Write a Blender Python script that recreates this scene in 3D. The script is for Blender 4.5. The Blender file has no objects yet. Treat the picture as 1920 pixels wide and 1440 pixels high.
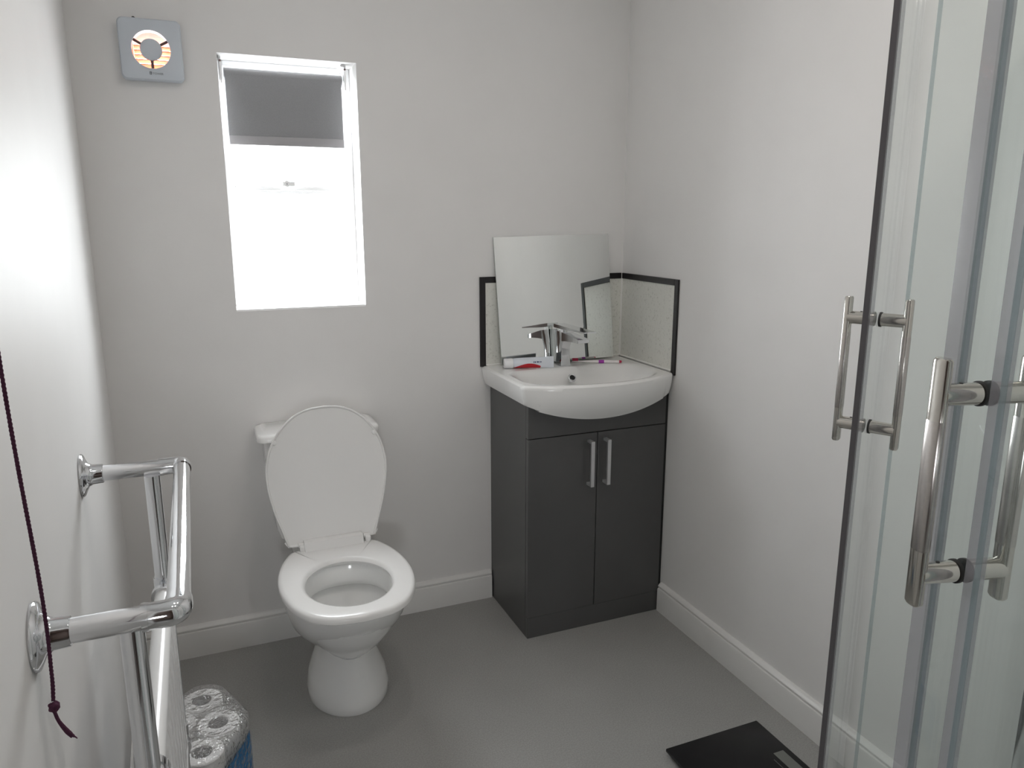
import bpy, bmesh, math, random
from mathutils import Vector, Matrix, noise

random.seed(7)
SC = bpy.context.scene
COL = SC.collection
PI = math.pi

# ------------------------------------------------------------------ camera
YAW, PITCH = 0.39700, 0.21620
cam_d = bpy.data.cameras.new('camera')
cam = bpy.data.objects.new('camera', cam_d)
COL.objects.link(cam)
cam_d.sensor_width = 36.0
cam_d.lens = 1414.81 / 1920.0 * 36.0
cam_d.clip_start = 0.01
fwd = Vector((math.sin(YAW) * math.cos(PITCH), math.cos(YAW) * math.cos(PITCH), -math.sin(PITCH)))
rgt = Vector((math.cos(YAW), -math.sin(YAW), 0))
upv = rgt.cross(fwd)
m = Matrix.Identity(4)
for i in range(3):
    m[i][0], m[i][1], m[i][2] = rgt[i], upv[i], -fwd[i]
m.translation = Vector((-1.430, -2.378, 1.3533))
cam.matrix_world = m
SC.camera = cam

# ------------------------------------------------------------------ sky, window portal, exposure
world = bpy.data.worlds.new('world')
SC.world = world
world.use_nodes = True
bg = world.node_tree.nodes['Background']
bg.inputs['Color'].default_value = (0.95, 0.975, 1.0, 1)
bg.inputs['Strength'].default_value = 30.0
pl = bpy.data.lights.new('window_portal', 'AREA')
pl.shape = 'RECTANGLE'
pl.size, pl.size_y = 0.386, 0.72
pl.cycles.is_portal = True
po = bpy.data.objects.new('window_portal', pl)
COL.objects.link(po)
po.location = (-1.127, 0.205, 1.442)
po.rotation_euler = (-PI / 2, 0, 0)
pl2 = bpy.data.lights.new('hall_fill_portal', 'AREA')  # guides sky sampling through the added fill-light opening in the hall
pl2.shape = 'RECTANGLE'
pl2.size, pl2.size_y = 0.29, 0.46
pl2.cycles.is_portal = True
po2 = bpy.data.objects.new('hall_fill_portal', pl2)
COL.objects.link(po2)
po2.location = (-1.685, -4.125, 1.18)
po2.rotation_euler = (PI / 2, 0, 0)
SC.view_settings.view_transform = 'Standard'
SC.view_settings.look = 'None'
SC.view_settings.exposure = 0.0
SC.view_settings.gamma = 1.0
SC.view_settings.use_curve_mapping = False
SC.cycles.max_bounces = 12
SC.cycles.diffuse_bounces = 6
SC.cycles.glossy_bounces = 6
SC.cycles.transparent_max_bounces = 32
SC.cycles.caustics_reflective = False
SC.cycles.caustics_refractive = False
SC.cycles.sample_clamp_indirect = 6.0


# ------------------------------------------------------------------ materials
def mat(name, col, rough=0.5, metal=0.0, spec=0.5, coat=0.0, noise_amt=0.0, noise_scale=40.0, bump=0.0, bump_scale=80.0):
    M = bpy.data.materials.new(name)
    M.use_nodes = True
    nt = M.node_tree
    b = nt.nodes['Principled BSDF']
    b.inputs['Base Color'].default_value = (*col, 1)
    b.inputs['Roughness'].default_value = rough
    b.inputs['Metallic'].default_value = metal
    b.inputs['Specular IOR Level'].default_value = spec
    b.inputs['Coat Weight'].default_value = coat
    b.inputs['Coat Roughness'].default_value = 0.05
    tc = nt.nodes.new('ShaderNodeTexCoord')
    if noise_amt:
        n = nt.nodes.new('ShaderNodeTexNoise')
        n.inputs['Scale'].default_value = noise_scale
        n.inputs['Detail'].default_value = 4
        nt.links.new(tc.outputs['Object'], n.inputs['Vector'])
        r = nt.nodes.new('ShaderNodeValToRGB')
        r.color_ramp.elements[0].position = 0.3
        r.color_ramp.elements[1].position = 0.7
        r.color_ramp.elements[0].color = (*[max(0, c * (1 - noise_amt)) for c in col], 1)
        r.color_ramp.elements[1].color = (*[min(1, c * (1 + noise_amt)) for c in col], 1)
        nt.links.new(n.outputs['Fac'], r.inputs['Fac'])
        nt.links.new(r.outputs['Color'], b.inputs['Base Color'])
    if bump:
        n2 = nt.nodes.new('ShaderNodeTexNoise')
        n2.inputs['Scale'].default_value = bump_scale
        n2.inputs['Detail'].default_value = 3
        nt.links.new(tc.outputs['Object'], n2.inputs['Vector'])
        bp = nt.nodes.new('ShaderNodeBump')
        bp.inputs['Strength'].default_value = bump
        bp.inputs['Distance'].default_value = 0.002
        nt.links.new(n2.outputs['Fac'], bp.inputs['Height'])
        nt.links.new(bp.outputs['Normal'], b.inputs['Normal'])
    return M


def clear_mat(name, tint, gloss=0.04, haze=0.0, haze_col=(0.8, 0.8, 0.8), rough=0.0, bump=0.0, bump_scale=60.0, facing=True):
    """thin clear sheet: tinted transparency + fresnel gloss + an optional diffuse haze"""
    M = bpy.data.materials.new(name)
    M.use_nodes = True
    nt = M.node_tree
    for n in list(nt.nodes):
        nt.nodes.remove(n)
    out = nt.nodes.new('ShaderNodeOutputMaterial')
    tr = nt.nodes.new('ShaderNodeBsdfTransparent')
    tr.inputs['Color'].default_value = (*tint, 1)
    gl = nt.nodes.new('ShaderNodeBsdfGlossy')
    gl.inputs['Color'].default_value = (1, 1, 1, 1)
    gl.inputs['Roughness'].default_value = rough
    lw = nt.nodes.new('ShaderNodeLayerWeight')      # facing is the same from both sides of the sheet
    pw = nt.nodes.new('ShaderNodeMath')
    pw.operation = 'POWER'
    pw.inputs[1].default_value = 5.0
    nt.links.new(lw.outputs['Facing'], pw.inputs[0])
    sch = nt.nodes.new('ShaderNodeMath')
    sch.operation = 'MULTIPLY_ADD'
    sch.inputs[1].default_value = 0.96
    sch.inputs[2].default_value = 0.04
    nt.links.new(pw.outputs[0], sch.inputs[0])
    base = tr
    if haze > 0:
        df = nt.nodes.new('ShaderNodeBsdfDiffuse')
        df.inputs['Color'].default_value = (*haze_col, 1)
        mx0 = nt.nodes.new('ShaderNodeMixShader')
        mx0.inputs[0].default_value = haze
        nt.links.new(tr.outputs[0], mx0.inputs[1])
        nt.links.new(df.outputs[0], mx0.inputs[2])
        base = mx0
    if bump:
        tc = nt.nodes.new('ShaderNodeTexCoord')
        n2 = nt.nodes.new('ShaderNodeTexNoise')
        n2.inputs['Scale'].default_value = bump_scale
        n2.inputs['Detail'].default_value = 2
        nt.links.new(tc.outputs['Object'], n2.inputs['Vector'])
        bp = nt.nodes.new('ShaderNodeBump')
        bp.inputs['Strength'].default_value = bump
        bp.inputs['Distance'].default_value = 0.01
        nt.links.new(n2.outputs['Fac'], bp.inputs['Height'])
        nt.links.new(bp.outputs['Normal'], gl.inputs['Normal'])
        nt.links.new(bp.outputs['Normal'], lw.inputs['Normal'])
    mx = nt.nodes.new('ShaderNodeMixShader')
    sc = nt.nodes.new('ShaderNodeMath')
    sc.operation = 'MULTIPLY'
    sc.use_clamp = True
    sc.inputs[1].default_value = gloss
    nt.links.new(sch.outputs[0], sc.inputs[0])
    nt.links.new(sc.outputs[0], mx.inputs[0])
    nt.links.new(base.outputs[0], mx.inputs[1])
    nt.links.new(gl.outputs[0], mx.inputs[2])
    nt.links.new(mx.outputs[0], out.inputs['Surface'])
    return M


def floor_mat():
    M = mat('vinyl_floor', (0.30, 0.295, 0.28), rough=0.42, spec=0.4)
    nt = M.node_tree
    b = nt.nodes['Principled BSDF']
    tc = nt.nodes.new('ShaderNodeTexCoord')
    n = nt.nodes.new('ShaderNodeTexNoise')
    n.inputs['Scale'].default_value = 260
    n.inputs['Detail'].default_value = 3
    n2 = nt.nodes.new('ShaderNodeTexNoise')
    n2.inputs['Scale'].default_value = 5
    r = nt.nodes.new('ShaderNodeValToRGB')
    r.color_ramp.elements[0].position = 0.36
    r.color_ramp.elements[0].color = (0.315, 0.312, 0.298, 1)
    r.color_ramp.elements[1].position = 0.66
    r.color_ramp.elements[1].color = (0.385, 0.382, 0.368, 1)
    mx = nt.nodes.new('ShaderNodeMixRGB')
    mx.blend_type = 'MULTIPLY'
    mx.inputs[0].default_value = 0.12
    for q in (n, n2):
        nt.links.new(tc.outputs['Object'], q.inputs['Vector'])
    nt.links.new(n.outputs['Fac'], r.inputs['Fac'])
    nt.links.new(r.outputs['Color'], mx.inputs[1])
    nt.links.new(n2.outputs['Fac'], mx.inputs[2])
    nt.links.new(mx.outputs[0], b.inputs['Base Color'])
    bp = nt.nodes.new('ShaderNodeBump')
    bp.inputs['Strength'].default_value = 0.12
    bp.inputs['Distance'].default_value = 0.001
    nt.links.new(n.outputs['Fac'], bp.inputs['Height'])
    nt.links.new(bp.outputs['Normal'], b.inputs['Normal'])
    return M


def speckle_mat():
    M = mat('speckled_panel', (0.72, 0.72, 0.67), rough=0.25, spec=0.5)
    nt = M.node_tree
    b = nt.nodes['Principled BSDF']
    tc = nt.nodes.new('ShaderNodeTexCoord')
    n = nt.nodes.new('ShaderNodeTexNoise')
    n.inputs['Scale'].default_value = 130
    n.inputs['Detail'].default_value = 5
    n.inputs['Roughness'].default_value = 0.7
    r = nt.nodes.new('ShaderNodeValToRGB')
    r.color_ramp.elements[0].position = 0.30
    r.color_ramp.elements[0].color = (0.50, 0.50, 0.45, 1)
    r.color_ramp.elements[1].position = 0.45
    r.color_ramp.elements[1].color = (0.75, 0.75, 0.70, 1)
    nt.links.new(tc.outputs['Object'], n.inputs['Vector'])
    nt.links.new(n.outputs['Fac'], r.inputs['Fac'])
    nt.links.new(r.outputs['Color'], b.inputs['Base Color'])
    return M


def paste_mat():
    """white tube with a red wave printed along its lower side"""
    M = mat('toothpaste_print', (0.8, 0.82, 0.85), rough=0.3)
    nt = M.node_tree
    b = nt.nodes['Principled BSDF']
    tc = nt.nodes.new('ShaderNodeTexCoord')
    sp = nt.nodes.new('ShaderNodeSeparateXYZ')
    nt.links.new(tc.outputs['Generated'], sp.inputs[0])

    def mth(op, a, c):
        q = nt.nodes.new('ShaderNodeMath')
        q.operation = op
        for k, v in ((0, a), (1, c)):
            if isinstance(v, (int, float)):
                q.inputs[k].default_value = v
            else:
                nt.links.new(v, q.inputs[k])
        return q.outputs[0]
    s = mth('SINE', mth('MULTIPLY', sp.outputs['X'], 4.2), 0)
    thr = mth('ADD', mth('MULTIPLY', s, 0.40), 0.06)
    red = mth('LESS_THAN', sp.outputs['Z'], thr)
    inx = mth('LESS_THAN', sp.outputs['X'], 0.66)
    fac = mth('MULTIPLY', red, inx)
    mx = nt.nodes.new('ShaderNodeMixRGB')
    mx.inputs[1].default_value = (0.72, 0.76, 0.82, 1)
    mx.inputs[2].default_value = (0.52, 0.015, 0.025, 1)
    nt.links.new(fac, mx.inputs[0])
    nt.links.new(mx.outputs[0], b.inputs['Base Color'])
    return M


MT = {
    'wall': mat('white_wall_paint', (0.80, 0.79, 0.78), rough=0.55, spec=0.25, noise_amt=0.012, noise_scale=6, bump=0.04, bump_scale=90),
    'ceiling': mat('white_ceiling_paint', (0.82, 0.82, 0.81), rough=0.8, spec=0.1, noise_amt=0.01, noise_scale=8),
    'trim': mat('white_gloss_trim', (0.76, 0.755, 0.74), rough=0.3, spec=0.4, noise_amt=0.01, noise_scale=12),
    'floor': floor_mat(),
    'upvc': mat('white_upvc', (0.92, 0.92, 0.92), rough=0.3),
    'blind': mat('grey_blind_fabric', (0.30, 0.30, 0.31), rough=0.8, spec=0.1, noise_amt=0.04, noise_scale=400, bump=0.1, bump_scale=600),
    'blind_bar': mat('grey_blind_bar', (0.36, 0.35, 0.36), rough=0.6),
    'ceramic': mat('white_ceramic', (0.85, 0.85, 0.84), rough=0.12, spec=0.5, coat=0.3, noise_amt=0.006, noise_scale=5),
    'seat': mat('white_seat_plastic', (0.78, 0.775, 0.765), rough=0.2, spec=0.5, noise_amt=0.006, noise_scale=5),
    'water': mat('still_water', (0.42, 0.43, 0.43), rough=0.03, spec=0.6),
    'chrome': mat('chrome', (0.80, 0.81, 0.83), rough=0.06, metal=1.0, bump=0.01, bump_scale=30),
    'satin': mat('polished_nickel', (0.62, 0.60, 0.56), rough=0.12, metal=1.0),
    'brushed': mat('brushed_nickel', (0.58, 0.55, 0.53), rough=0.26, metal=1.0, noise_amt=0.05, noise_scale=300),
    'rubber': mat('black_rubber', (0.02, 0.02, 0.02), rough=0.6),
    'cab': mat('dark_grey_gloss_board', (0.085, 0.085, 0.085), rough=0.3, spec=0.45, noise_amt=0.03, noise_scale=10),
    'gap': mat('black_gap_sealant', (0.012, 0.012, 0.012), rough=0.7),
    'handle': mat('satin_aluminium', (0.62, 0.62, 0.63), rough=0.35, metal=0.6),
    'black_trim': mat('black_tile_trim', (0.016, 0.014, 0.015), rough=0.35, spec=0.4),
    'speckle': speckle_mat(),
    'sealant': mat('white_sealant', (0.82, 0.81, 0.78), rough=0.4),
    'mirror': mat('mirror_silver', (0.90, 0.92, 0.905), rough=0.0, metal=1.0),
    'mirror_edge': mat('mirror_edge', (0.42, 0.47, 0.45), rough=0.2),
    'glass': clear_mat('shower_glass', (0.972, 0.987, 0.982), gloss=0.75),
    'pane': clear_mat('window_glass', (0.97, 0.98, 0.98), gloss=0.6),
    'glass_edge': clear_mat('green_glass_edge', (0.72, 0.80, 0.82), gloss=1.0, haze=0.40, haze_col=(0.28, 0.36, 0.38)),
    'seal_clear': clear_mat('clear_plastic_seal', (0.86, 0.86, 0.88), gloss=0.9, haze=0.34, haze_col=(0.54, 0.53, 0.56), rough=0.15),
    'seal_dark': mat('dark_grey_magnet_seal', (0.105, 0.098, 0.105), rough=0.4),
    'tray': mat('white_stone_resin', (0.8, 0.8, 0.8), rough=0.25),
    'cord': mat('purple_cord', (0.085, 0.032, 0.060), rough=0.85, spec=0.1, bump=0.6, bump_scale=900),
    'fan_white': mat('fan_plastic', (0.60, 0.645, 0.70), rough=0.45, spec=0.4, noise_amt=0.008, noise_scale=20),
    'fan_dark': mat('fan_dark_plastic', (0.12, 0.07, 0.07), rough=0.5),
    'duct': mat('terracotta_duct', (0.70, 0.24, 0.085), rough=0.7, noise_amt=0.2, noise_scale=60),
    'print_dark': mat('dark_print', (0.06, 0.065, 0.08), rough=0.5),
    'print_blue': mat('navy_print', (0.03, 0.05, 0.16), rough=0.5),
    'paper': mat('white_tissue_paper', (0.86, 0.85, 0.84), rough=0.9, spec=0.05, noise_amt=0.02, noise_scale=120, bump=0.3, bump_scale=300),
    'core': mat('grey_card_core', (0.20, 0.19, 0.19), rough=0.8, noise_amt=0.15, noise_scale=60),
    'film': clear_mat('clear_wrapping_film', (0.955, 0.96, 0.965), gloss=3.2, haze=0.10, haze_col=(0.9, 0.9, 0.9), rough=0.1, bump=1.0, bump_scale=70),
    'film_blue': clear_mat('blue_printed_film', (0.3, 0.55, 0.8), gloss=1.4, haze=0.8, haze_col=(0.012, 0.15, 0.36), rough=0.1, bump=0.5, bump_scale=55),
    'paste': paste_mat(),
    'cap_white': mat('white_cap_plastic', (0.84, 0.85, 0.86), rough=0.35),
    'brush_white': mat('white_toothbrush_plastic', (0.84, 0.80, 0.80), rough=0.25),
    'brush_red': mat('red_toothbrush_plastic', (0.55, 0.03, 0.09), rough=0.4),
    'brush_purple': mat('purple_toothbrush_grip', (0.42, 0.04, 0.46), rough=0.5),
    'scale_black': mat('black_scale_glass', (0.008, 0.008, 0.009), rough=0.32, spec=0.25),
    'lcd': mat('grey_lcd', (0.16, 0.165, 0.155), rough=0.35),
    'scale_line': mat('grey_scale_print', (0.11, 0.11, 0.11), rough=0.5),
    'rad_white': mat('white_radiator_enamel', (0.80, 0.80, 0.80), rough=0.25, spec=0.5),
    'hall': mat('brown_hall_paint', (0.30, 0.235, 0.205), rough=0.7, noise_amt=0.03, noise_scale=6),
    'hall_floor': mat('dark_hall_floor', (0.08, 0.065, 0.055), rough=0.6, noise_amt=0.1, noise_scale=20),
    'lamp_body': mat('white_lamp_body', (0.8, 0.8, 0.8), rough=0.4),
}
em = bpy.data.materials.new('lamp_glow')
em.use_nodes = True
eb = em.node_tree.nodes['Principled BSDF']
eb.inputs['Base Color'].default_value = (1, 0.9, 0.8, 1)
eb.inputs['Emission Color'].default_value = (1, 0.86, 0.72, 1)
eb.inputs['Emission Strength'].default_value = 12
MT['glow'] = em


# ------------------------------------------------------------------ builders
def wloc(o):
    v = Vector((0, 0, 0))
    while o is not None:
        v += o.location
        o = o.parent
    return v


def mk(name, bm, material, parent=None, smooth=35):
    """link a bmesh (world coordinates) as one mesh object, under parent if given"""
    if parent is not None:
        off = wloc(parent)
        bmesh.ops.translate(bm, verts=bm.verts, vec=-off)
    bmesh.ops.recalc_face_normals(bm, faces=bm.faces)
    if smooth:
        lim = math.radians(smooth)
        for f in bm.faces:
            f.smooth = True
        for e in bm.edges:
            e.smooth = len(e.link_faces) == 2 and e.calc_face_angle(0) < lim
    me = bpy.data.meshes.new(name)
    bm.to_mesh(me)
    bm.free()
    mats = material if isinstance(material, (list, tuple)) else [material]
    for q in mats:
        me.materials.append(MT[q])
    o = bpy.data.objects.new(name, me)
    COL.objects.link(o)
    if parent is not None:
        o.parent = parent
    return o


def tag(o, label=None, cat=None, group=None, kind=None):
    if label:
        o['label'] = label
    if cat:
        o['category'] = cat
    if group:
        o['group'] = group
    if kind:
        o['kind'] = kind
    return o


def thing(name, loc, label=None, cat=None, group=None, kind=None):
    o = bpy.data.objects.new(name, None)
    o.empty_display_size = 0.05
    COL.objects.link(o)
    o.location = loc
    return tag(o, label, cat, group, kind)


def B():
    return bmesh.new()


def box(bm, x0, x1, y0, y1, z0, z1, bev=0.0, seg=2):
    t = bmesh.new()
    bmesh.ops.create_cube(t, size=1)
    for v in t.verts:
        v.co = Vector(((x0 + x1) / 2 + v.co.x * (x1 - x0), (y0 + y1) / 2 + v.co.y * (y1 - y0), (z0 + z1) / 2 + v.co.z * (z1 - z0)))
    if bev:
        bmesh.ops.bevel(t, geom=t.edges[:], offset=bev, segments=seg, profile=0.5, affect='EDGES')
    join(bm, t)
    return bm


def join(bm, t, mi=None):
    vm = {}
    for v in t.verts:
        vm[v] = bm.verts.new(v.co)
    for f in t.faces:
        try:
            g = bm.faces.new([vm[v] for v in f.verts])
            g.material_index = f.material_index if mi is None else mi
        except ValueError:
            pass
    t.free()


def loft(bm, rings, cap0=True, cap1=True, closed=True, mi=0):
    vs = [[bm.verts.new(p) for p in r] for r in rings]
    n = len(vs[0])
    for a, b in zip(vs[:-1], vs[1:]):
        for i in range(n if closed else n - 1):
            j = (i + 1) % n
            f = bm.faces.new((a[i], a[j], b[j], b[i]))
            f.material_index = mi
    if cap0:
        bm.faces.new(list(reversed(vs[0]))).material_index = mi
    if cap1:
        bm.faces.new(vs[-1]).material_index = mi
    return vs


def frame_of(d):
    d = d.normalized()
    a = Vector((0, 0, 1)) if abs(d.z) < 0.9 else Vector((0, 1, 0))
    u = d.cross(a).normalized()
    w = u.cross(d).normalized()
    return u, w


def sweep(bm, pts, rad, n=16, cap=True, ell=None):
    """tube along points; rad: number or list"""
    pts = [Vector(p) for p in pts]
    k = len(pts)
    rings = []
    u = None
    for i, p in enumerate(pts):
        d = (pts[min(i + 1, k - 1)] - pts[max(i - 1, 0)])
        if u is None:
            u, w = frame_of(d)
        else:
            dn = d.normalized()
            u = (u - dn * u.dot(dn)).normalized()
            w = u.cross(dn).normalized()
        r = rad[i] if isinstance(rad, (list, tuple)) else rad
        rings.append([p + u * (r * math.cos(2 * PI * j / n)) + w * (r * math.sin(2 * PI * j / n)) for j in range(n)])
    loft(bm, rings, cap, cap)
    return bm


def lathe(bm, origin, axis, prof, n=32, caps=True):
    """prof: list of (distance along axis, radius)"""
    o = Vector(origin)
    a = Vector(axis).normalized()
    u, w = frame_of(a)
    rings = [[o + a * d + u * (r * math.cos(2 * PI * j / n)) + w * (r * math.sin(2 * PI * j / n)) for j in range(n)] for d, r in prof]
    loft(bm, rings, caps, caps)
    return bm


def catmull(pts, sub=6, closed=False):
    P = [Vector(p) for p in pts]
    n = len(P)
    out = []
    rng = n if closed else n - 1
    for i in range(rng):
        if closed:
            p0, p1, p2, p3 = P[(i - 1) % n], P[i], P[(i + 1) % n], P[(i + 2) % n]
        else:
            p1, p2 = P[i], P[i + 1]
            p0 = P[i - 1] if i else p1 * 2 - p2
            p3 = P[i + 2] if i + 2 < n else p2 * 2 - p1
        for s in range(sub):
            t = s / sub
            out.append(0.5 * ((2 * p1) + (p2 - p0) * t + (2 * p0 - 5 * p1 + 4 * p2 - p3) * t * t + (3 * p1 - p0 - 3 * p2 + p3) * t ** 3))
    if not closed:
        out.append(P[-1])
    return out


def extrude_profile(bm, prof, path_a, path_b, inward):
    """prof (offset, z) swept straight from a to b; offset measured along inward"""
    a, b, w = Vector(path_a), Vector(path_b), Vector(inward)
    r0 = [a + w * o + Vector((0, 0, z)) for o, z in prof]
    r1 = [b + w * o + Vector((0, 0, z)) for o, z in prof]
    loft(bm, [r0, r1], True, True)
    return bm


# ------------------------------------------------------------------ room shell
LW0, LWK = -1.682, 0.035                    # left wall runs slightly out of square


def lwx(y):
    return LW0 - LWK * y


NEAR = -2.50
TOP = 2.35
WX0, WX1, WZ0, WZ1 = -1.320, -0.934, 1.082, 1.802
FX, FZ, FH = -1.4835, 1.790, 0.050
bm = B()
for x0, x1, z0, z1 in ((-1.95, FX - FH, 0, TOP), (FX - FH, FX + FH, 0, FZ - FH), (FX - FH, FX + FH, FZ + FH, TOP), (FX + FH, WX0, 0, TOP),
                       (WX0, WX1, 0, WZ0), (WX0, WX1, WZ1, TOP), (WX1, 0.2, 0, TOP)):
    box(bm, x0, x1, 0, 0.2, z0, z1)
tag(mk('wall_back', bm, 'wall', smooth=0), kind='structure')
tag(mk('wall_right', box(B(), 0, 0.2, NEAR - 0.2, 0, 0, TOP), 'wall', smooth=0), kind='structure')
bm = B()
loft(bm, [[Vector((lwx(0.0), 0.0, z)), Vector((lwx(NEAR), NEAR, z)), Vector((-1.9, NEAR, z)), Vector((-1.9, 0.0, z))] for z in (0, TOP)])
tag(mk('wall_left', bm, 'wall', smooth=0), kind='structure')
DX0, DX1, DZ = -1.575, -0.945, 2.03        # doorway behind the camera, opening on a dim hall
bm = B()
for x0, x1, z0, z1 in ((-1.9, DX0, 0, TOP), (DX0, DX1, DZ, TOP), (DX1, 0.0, 0, TOP)):
    box(bm, x0, x1, NEAR - 0.12, NEAR, z0, z1)
tag(mk('wall_front', bm, 'wall', smooth=0), kind='structure')
HY = NEAR - 0.12
bm = B()
HWX0, HWX1, HWZ0, HWZ1 = -1.83, -1.54, 0.95, 1.41   # opening to the sky, added to send fill light through the doorway
for x0, x1, z0, z1 in ((-2.3, HWX0, 0, TOP), (HWX1, -0.3, 0, TOP), (HWX0, HWX1, 0, HWZ0), (HWX0, HWX1, HWZ1, TOP)):
    box(bm, x0, x1, HY - 1.5, HY - 1.4, z0, z1)
box(bm, -2.4, -2.3, HY - 1.5, HY, 0, TOP)
box(bm, -0.3, -0.2, HY - 1.5, HY, 0, TOP)
box(bm, -2.4, -1.9, HY - 0.02, HY, 0, TOP)
box(bm, -2.4, -0.2, HY - 1.5, HY, TOP, TOP + 0.1)
tag(mk('wall_hall', bm, 'hall', smooth=0), kind='structure')
tag(mk('floor_hall', box(B(), -2.4, -0.2, HY - 1.5, NEAR - 0.2, -0.1, -0.0002), 'hall_floor', smooth=0), kind='structure')
bm = B()
for x0, x1, z0, z1 in ((DX0 - 0.055, DX0 + 0.004, 0, DZ + 0.055), (DX1 - 0.004, DX1 + 0.012, 0, DZ + 0.055), (DX0, DX1, DZ - 0.004, DZ + 0.055)):
    box(bm, x0, x1, NEAR - 0.0005, NEAR + 0.010, z0, z1, 0.002, 1)
tag(mk('trim_1', bm, 'trim', smooth=0), kind='structure')
tag(mk('floor', box(B(), -1.95, 0.2, NEAR - 0.2, 0.2, -0.1, 0), 'floor', smooth=0), kind='structure')
tag(mk('ceiling', box(B(), -1.95, 0.2, NEAR - 0.2, 0.2, TOP, TOP + 0.1), 'ceiling', smooth=0), kind='structure')

SK = [(0, 0), (0.018, 0), (0.018, 0.080), (0.0165, 0.0845), (0.0125, 0.0865), (0.0125, 0.089), (0.0150, 0.0905), (0.0150, 0.0945), (0.011, 0.100), (0.005, 0.1035), (0, 0.104)]
CX1 = -0.012                                  # vanity right side
CX0 = CX1 - 0.503
CY = -0.326
tag(mk('baseboard_back', extrude_profile(B(), SK, (LW0 + 0.001, 0, 0), (CX0 - 0.004, 0, 0), (0, -1, 0)), 'trim', smooth=25), kind='structure')
tag(mk('baseboard_right', extrude_profile(B(), SK, (0, CY - 0.004, 0), (0, -1.588, 0), (-1, 0, 0)), 'trim', smooth=25), kind='structure')
tag(mk('baseboard_left', extrude_profile(B(), SK, (lwx(-0.019), -0.019, 0), (lwx(NEAR + 0.012), NEAR + 0.012, 0), (1, 0, 0)), 'trim', smooth=25), kind='structure')

# ------------------------------------------------------------------ window
win = thing('window_1', (-1.127, 0.13, WZ0), kind='structure')


def rect_frame(bm, x0, x1, z0, z1, w, y0, y1, bev=0.003):
    box(bm, x0, x0 + w, y0, y1, z0, z1, bev)
    box(bm, x1 - w, x1, y0, y1, z0, z1, bev)
    box(bm, x0 + w * 0.98, x1 - w * 0.98, y0, y1, z0, z0 + w, bev)
    box(bm, x0 + w * 0.98, x1 - w * 0.98, y0, y1, z1 - w, z1, bev)
    return bm


TZ = 1.432
fr = rect_frame(B(), WX0, WX1, WZ0, WZ1, 0.018, 0.105, 0.17)
box(fr, WX0 + 0.017, WX1 - 0.017, 0.107, 0.17, TZ - 0.006, TZ + 0.006, 0.002)
mk('window_frame', fr, 'upvc', win)
sash = mk('opening_sash', rect_frame(B(), WX0 + 0.0155, WX1 - 0.0155, TZ + 0.004, WZ1 - 0.0155, 0.014, 0.098, 0.15), 'upvc', win)
mk('pane', box(B(), WX0 + 0.030, WX1 - 0.030, 0.126, 0.130, TZ + 0.016, WZ1 - 0.028), 'pane', sash, smooth=0)
mk('pane', box(B(), WX0 + 0.016, WX1 - 0.016, 0.136, 0.140, WZ0 + 0.016, TZ - 0.005), 'pane', win, smooth=0)
mk('window_sill', box(B(), WX0, WX1, 0.002, 0.106, WZ0 - 0.001, WZ0 + 0.006, 0.002), 'upvc', win)
hz = 1.455
hm = B()
box(hm, -1.165, -1.125, 0.088, 0.099, hz - 0.012, hz + 0.012, 0.003)
box(hm, -1.158, -1.120, 0.066, 0.080, hz - 0.008, hz + 0.008, 0.004)
lathe(hm, (-1.145, 0.090, hz), (0, -1, 0), [(0, 0.009), (0.026, 0.009)], 20)
h = mk('handle', hm, 'upvc', sash)
lk = lathe(B(), (-1.145, 0.0662, hz), (0, -1, 0), [(0, 0.0062), (0.0016, 0.0060), (0.0018, 0.0038), (0.0006, 0.0036)], 20)
mk('lock_ring', lk, 'print_dark', sash)
mk('keyhole', box(B(), -1.1458, -1.1442, 0.0636, 0.0655, hz - 0.003, hz + 0.002), 'print_dark', sash)

# ------------------------------------------------------------------ roller blind
bl = thing('roller_blind', (-1.137, 0.055, 1.80), 'grey roller blind pulled a quarter down inside the window recess', 'blind')
BX0, BX1 = -1.302, -0.972
mk('roll', sweep(B(), [(BX0, 0.060, 1.757), (BX1 + 0.004, 0.060, 1.757)], 0.017, 24), 'blind', bl)
mk('fabric', box(B(), BX0 + 0.001, BX1, 0.0435, 0.0450, 1.580, 1.757), 'blind', bl, smooth=0)
mk('bottom_bar', box(B(), BX0 + 0.001, BX1 + 0.001, 0.039, 0.049, 1.562, 1.588, 0.003), 'blind_bar', bl)
for s, xx in ((-1, BX0 - 0.012), (1, BX1 + 0.008)):
    bb = box(B(), xx, xx + 0.006, 0.035, 0.085, 1.728, 1.800, 0.002)
    box(bb, min(xx, xx + s * -0.010), max(xx + 0.006, xx + 0.006 - s * 0.0), 0.035, 0.085, 1.794, 1.8005, 0.001)
    br = mk('bracket', bb, 'upvc', bl)
    mk('screw', lathe(B(), (xx + 0.003, 0.036, 1.788), (0, -1, 0), [(0, 0.0032), (0.0015, 0.003)], 12), 'fan_dark', br)
mk('chain', sweep(B(), [(BX1 + 0.010, 0.050, 1.752), (BX1 + 0.010, 0.046, 1.60), (BX1 + 0.010, 0.046, 1.32)], 0.0012, 6), 'upvc', bl)

# ------------------------------------------------------------------ extractor fan
fan = thing('extractor_fan', (FX, 0, FZ), 'square white extractor fan with a glowing ring-shaped grille, high on wall', 'fan')
HS = 0.0765


def rsq(hs, r, y, n=8, cx=FX, cz=FZ):
    out = []
    for k, (sx, sz) in enumerate(((1, 1), (-1, 1), (-1, -1), (1, -1))):
        for j in range(n + 1):
            a = k * PI / 2 + j / n * PI / 2
            out.append(Vector((cx + sx * (hs - r) + r * math.cos(a), y, cz + sz * (hs - r) + r * math.sin(a))))
    return out


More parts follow.
